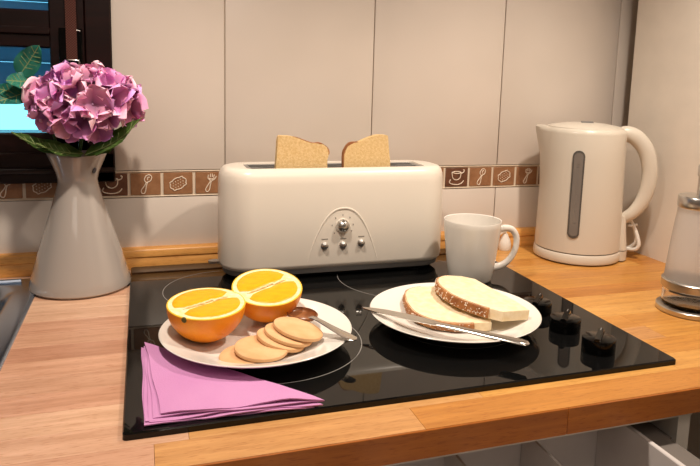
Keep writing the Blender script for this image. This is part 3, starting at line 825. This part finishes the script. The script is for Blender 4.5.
slice_('upper white bread slice with flour dusted crust leaning on the lower one',
       [(.4080, 0.2410), (.3930, 0.2336), (.3810, 0.2136), (.3765, 0.1883), (.3800, 0.1567), (.3930, 0.1304), (.4050, 0.1151)] + [(.4180, 0.1046), (.4575, 0.1103), (.4560, 0.1430), (.4500, 0.1746), (.4445, 0.2273), (.4290, 0.2388)],
       7, .0275, .0130, d2(1.5), d2(5), 150)

# ================================================================== NAPKIN
nk = thing('paper_napkin', 'pink paper napkin folded to a triangle on the front of the hob', 'napkin', (.09, .08, HT))
def nap_layer(z, th, P0, P1, P2, fold, seed, name):
    # triangle P0 back-left, P1 front-left, P2 right tip ; grid barycentric, thick shell
    n = 18; bm = bmesh.new(); top = {}; bot = {}
    for i in range(n+1):
        for j in range(n+1-i):
            a = i/n; b = j/n; c = 1-a-b          # a->P2  b->P0  c->P1
            x = P1[0]*c+P2[0]*a+P0[0]*b; y = P1[1]*c+P2[1]*a+P0[1]*b
            edge = max(0, 1-b*5)                  # 1 on the front edge
            wav = .0012*edge*math.sin(a*9+seed)+fold*math.exp(-((a-.72)/.2)**2)*max(0, 1-b*3.2)
            y += -.0016*edge*math.sin(a*7+seed*2)
            x += .0006*math.sin(b*11+seed)*max(0, 1-a*6)
            tip = 1-.55*a**3
            zz_ = z*tip+wav+.0006*noise.noise(Vector((x*60, y*60, seed)))
            top[i, j] = bm.verts.new((x-.09, y-.08, zz_+th)); bot[i, j] = bm.verts.new((x-.09, y-.08, zz_))
    for i in range(n):
        for j in range(n-i):
            bm.faces.new((top[i, j], top[i+1, j], top[i, j+1])); bm.faces.new((bot[i, j], bot[i, j+1], bot[i+1, j]))
            if j < n-i-1:
                bm.faces.new((top[i+1, j], top[i+1, j+1], top[i, j+1])); bm.faces.new((bot[i+1, j], bot[i, j+1], bot[i+1, j+1]))
    b1 = [(i, 0) for i in range(n+1)]+[(n-k, k) for k in range(1, n+1)]+[(0, n-k) for k in range(1, n)]
    for q in range(len(b1)):
        a, b = b1[q], b1[(q+1) % len(b1)]; bm.faces.new((top[a], top[b], bot[b], bot[a]))
    return obj(name, bm, M['napkin'], nk)
nap_layer(.0003, .0010, (.0125, 0.1778), (.0140, .0050), (0.1630, -0.0005), .0, 1, 'bottom_layer')
nap_layer(.0016, .0010, (.0145, 0.1778), (.0150, .0065), (0.1670, -0.0010), .0004, 2.3, 'fold_layer')
nap_layer(.0029, .0010, (.0155, 0.1788), (.0190, 0.0076), (0.1710, -0.0005), .0012, 3.7, 'fold_layer')
nap_layer(.0042, .0010, (.0165, 0.1778), (.0225, 0.0098), (0.1720, 0.0000), .0022, 5.1, 'fold_layer')
nap_layer(.0055, .0012, (.0160, 0.1788), (.0285, 0.0124), (0.1730, 0.0006), .0036, 6.0, 'top_layer')

# ================================================================== VASE AND FLOWERS
VX, VY = -.0690, .4440
vs_ = thing('white_vase', 'glossy white ceramic carafe vase standing left of the hob', 'vase', (VX, VY, 0))
vb = mat('dummy', (0, 0, 0))
prof = [(0, .0), (.060, .0), (.0650, .0012), (.0675, .004), (.0673, .008), (.0646, .018), (.0570, .045), (.0483, .075), (.0390, .105), (.0305, .133), (.0268, .148), (.0262, .155), (.0285, .165), (.0330, .176), (.0375, .187), (.0392, .1925), (.0388, .1935), (.0375, .1920), (.0345, .182), (.030, .172), (.0250, .158), (.025, .148), (.035, .11), (.05, .055), (.058, .012), (.04, .005), (0, .004)]
bm = lathe(prof, 64)
for v in bm.verts:                                   # pouring lips left and right
    if v.co.z > .17:
        a = math.atan2(v.co.y, v.co.x); k = (v.co.z-.17)/.024
        v.co.z += .0035*k*(math.cos(2*a)) ; s = 1+.04*k*math.cos(2*a); v.co.x *= s
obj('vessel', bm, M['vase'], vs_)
bm = bmesh.new(); rings(bm, [superloop(.0030, .0042, z, 20) for z in (-.0006, .0005, .0007)])
a = math.radians(-42); nrm = Vector((math.cos(a), math.sin(a), -.38)).normalized()
o = obj('maker_mark', bm, M['logo'], vs_, (.0312*math.cos(a), .0312*math.sin(a), .169)); o.rotation_euler = nrm.to_track_quat('Z', 'Y').to_euler()

FX, FY, FZ = -.0525, .420, .2570
fl = thing('pink_flower_head', 'large ruffled pink and purple hydrangea bloom in the white vase', 'flower', (FX, FY, FZ))
obj('stem', tube([(VX-FX, VY-FY, .02-FZ), (-.018, .026, -.13), (-.012, .018, -.06), (0, 0, -.01)], .0028, 8, smoothk=5), M['stem'], fl)
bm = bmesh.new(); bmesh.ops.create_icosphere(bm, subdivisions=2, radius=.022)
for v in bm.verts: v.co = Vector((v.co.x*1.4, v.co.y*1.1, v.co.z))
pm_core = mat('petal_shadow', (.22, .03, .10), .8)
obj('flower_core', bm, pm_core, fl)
petal_me = []
for v_ in range(6):
    rr_ = random.Random(40+v_); bm = bmesh.new(); uvl = bm.loops.layers.uv.new('UV'); g = {}
    NU, NV = 10, 8; ph = rr_.uniform(0, 6)
    for j in range(NV+1):
        t_ = j/NV; wd = .0140*(math.sin(min(1, t_*1.1+.08)*PI*.60))**.8*(math.sqrt(max(.01, 1-((t_-.6)/.402)**2)) if t_ > .6 else 1)
        for i in range(NU+1):
            s = -1+2*i/NU
            x = s*wd; y = .0225*t_*(1-.10*s*s*t_)
            z = .0085*math.sin(t_*2.3)*t_+.0038*s*s*t_ + .0026*t_**2*math.sin(s*4.5+ph)+.0014*t_**3*math.sin(s*9+ph*2)
            if t_ > .9: y += .0006*math.sin(s*7+ph)
            g[i, j] = (bm.verts.new((x, y, z)), (i/NU, max(t_, abs(s)**3*.97*min(1, t_*1.6))))
    for j in range(NV):
        for i in range(NU):
            q = [g[i, j], g[i+1, j], g[i+1, j+1], g[i, j+1]]; f = bm.faces.new([v[0] for v in q]); f.smooth = True
            for l, v in zip(f.loops, q): l[uvl].uv = v[1]
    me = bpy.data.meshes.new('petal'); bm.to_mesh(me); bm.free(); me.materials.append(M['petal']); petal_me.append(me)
def petal(pos, nrm, twist, s, cup):
    nrm = nrm.normalized()
    q = nrm.to_track_quat('Z', 'Y').to_matrix().to_4x4()
    o = link('petal', petal_me[R.randrange(6)], None, fl)
    o.matrix_local = Matrix.Translation(pos) @ q @ Matrix.Rotation(twist, 4, 'Z') @ Matrix.Rotation(cup, 4, 'X') @ Matrix.Scale(s, 4)
bm = bmesh.new(); bmesh.ops.create_icosphere(bm, subdivisions=1, radius=.0016); eye_me = bpy.data.meshes.new('floret_eye'); bm.to_mesh(eye_me); bm.free(); eye_me.materials.append(mat('floret_eye', (.45, .30, .45), .6))
N_ = 52
for i in range(N_):
    y = 1-2*(i+.5)/N_; a = i*2.39996; rr = math.sqrt(1-y*y)
    dvec = Vector((rr*math.cos(a), rr*math.sin(a), y))
    if dvec.z < -.80 or (dvec.y > .75) or (dvec.z < -.25 and dvec.x > .35) or (dvec.z < -.45 and dvec.x < -.5): continue
    pos = Vector((dvec.x*.055, dvec.y*.036, dvec.z*.038+.001))
    pos += Vector((R.uniform(-1, 1), R.uniform(-1, 1), R.uniform(-1, 1)))*.003
    t0 = R.uniform(0, 6.28); dv_ = dvec+Vector((R.uniform(-.3, .3), R.uniform(-.3, .3), R.uniform(-.3, .3))); cup = R.uniform(.12, .50); sz = R.uniform(1.05, 1.38)
    for k in range(4):
        petal(pos*.90, dv_, t0+k*PI/2+R.uniform(-.2, .2), sz*R.uniform(.88, 1.10), cup+R.uniform(-.18, .22))
    e_ = link('floret_eye', eye_me, None, fl, pos*.90+dv_.normalized()*.0012)

def leaf(name, parent, base, tip, width, nrm, m_, bend=.2, fold=.25, round_=False, vein=True):
    base = Vector(base); tip = Vector(tip); ax = tip-base; L = ax.length; ax.normalize(); nrm = Vector(nrm); nrm = (nrm-ax*nrm.dot(ax)).normalized(); sd = ax.cross(nrm)
    bm = bmesh.new(); g = {}; NU, NV = 6, 14
    for j in range(NV+1):
        t_ = j/NV
        w_ = width*(math.sin(PI*t_**(.8 if round_ else .75))**(.6 if round_ else 1.0))+.0003
        for i in range(NU+1):
            s = -1+2*i/NU
            p = base+ax*(L*t_)+sd*(w_*s)+nrm*(bend*L*math.sin(PI*t_)+fold*w_*abs(s)+.0012*math.sin(t_*14+s*3)*abs(s))
            g[i, j] = bm.verts.new(p)
    for j in range(NV):
        for i in range(NU): bm.faces.new((g[i, j], g[i+1, j], g[i+1, j+1], g[i, j+1]))
    r_ = bmesh.ops.solidify(bm, geom=bm.faces[:], thickness=.0004)
    o = obj(name, bm, m_, parent)
    if vein:
        P = [base+ax*(L*k/8)+nrm*(bend*L*math.sin(PI*k/8)-.0002) for k in range(9)]
        bm = tube(P, .0006, 5)
        for k in (2, 3, 4, 5, 6):
            for s in (-1, 1):
                t_ = k/8; w_ = width*(math.sin(PI*t_**.8))
                p0 = P[k]; p1 = base+ax*(L*(t_+.12))+sd*(w_*s*.75)+nrm*(bend*L*math.sin(PI*(t_+.12))+fold*w_*.75+.0002)
                tube([p0, p1], .00035, 4, bm)
        obj('vein', bm, M['leaf_vein'], o)
    return o
leaf('leaf', fl, (-.004, -.018, -.064), (.069, -.034, -.012), .017, (-.35, -.55, .75), M['leaf'], -.10, .35)
leaf('leaf', fl, (-.012, -.006, -.063), (-.088, -.026, -.032), .014, (.25, -.5, .8), M['leaf'], -.10, .3)
leaf('leaf', fl, (-.005, -.012, -.063), (-.060, -.030, -.046), .013, (0, -.5, .8), M['leaf'], -.08, .3)
leaf('leaf', fl, (.006, -.010, -.063), (.045, -.026, -.044), .012, (0, -.5, .8), M['leaf'], -.08, .3)
sprig = thing('green_sprig', 'teal green leafy sprig rising left of the pink bloom', 'sprig', (VX, VY, .02))
OFF = Vector((VX, VY, .02))
def W(x, y, z): return tuple(Vector((x, y, z))-OFF)
obj('stem', tube([W(VX+.006, VY, .026), W(-.080, .456, .12), W(-.092, .456, .19), W(-.110, .452, .25), W(-.125, .440, .30)], .0018, 8, smoothk=5), M['stem'], sprig)
leaf('leaf', sprig, W(-.133, .422, .296), W(-.106, .404, .335), .015, (.2, -.9, .3), M['leaf_teal'], -.06, .25, True)
leaf('leaf', sprig, W(-.112, .425, .290), W(-.146, .405, .290), .012, (.1, -.9, .4), M['leaf_teal'], -.06, .2, True)
leaf('leaf', sprig, W(-.114, .430, .282), W(-.160, .410, .262), .015, (0, -.8, .5), M['leaf_teal'], -.06, .2, True)
leaf('leaf', sprig, W(-.118, .435, .268), W(-.160, .415, .280), .013, (0, -.9, .3), M['leaf_teal'], -.06, .2, True)

# ================================================================== SOAP DISPENSER
sd_ = thing('soap_dispenser', 'frosted glass soap dispenser with steel bands at the right edge', 'dispenser', (.737, .138, 0))
obj('base_band', lathe([(0, 0), (.0445, 0), (.0460, .0015), (.0460, .0070), (.0440, .0085), (0, .0085)], 64), M['steel'], sd_)
obj('glass_foot', lathe([(0, .0085), (.0385, .0085), (.0400, .012), (.0392, .0295), (.036, .0325), (.034, .0325), (.036, .028), (.0365, .014), (.034, .0125), (0, .0125)], 64), M['bottle_glass'], sd_)
obj('middle_band', lathe([(0, .0325), (.0405, .0325), (.0420, .0340), (.0418, .0440), (.0400, .0455), (0, .0455)], 64), M['steel'], sd_)
obj('bottle', lathe([(0, .0455), (.0385, .0455), (.0385, .048), (.0355, .085), (.0320, .120), (.0290, .146), (.0, .146)], 64), M['frosted'], sd_)
obj('collar', lathe([(0, .146), (.0295, .146), (.0305, .1475), (.0305, .160), (.0290, .162), (.012, .163), (0, .163)], 48), M['steel'], sd_)
obj('pump', lathe([(0, .163), (.0075, .163), (.0072, .188), (.0090, .190), (.0090, .203), (.007, .206), (0, .206)], 32), M['steel'], sd_)
obj('nozzle', tube([(0, 0, .199), (.028, -.01, .200), (.036, -.013, .194)], .0035, 10, smoothk=4), M['steel'], sd_)
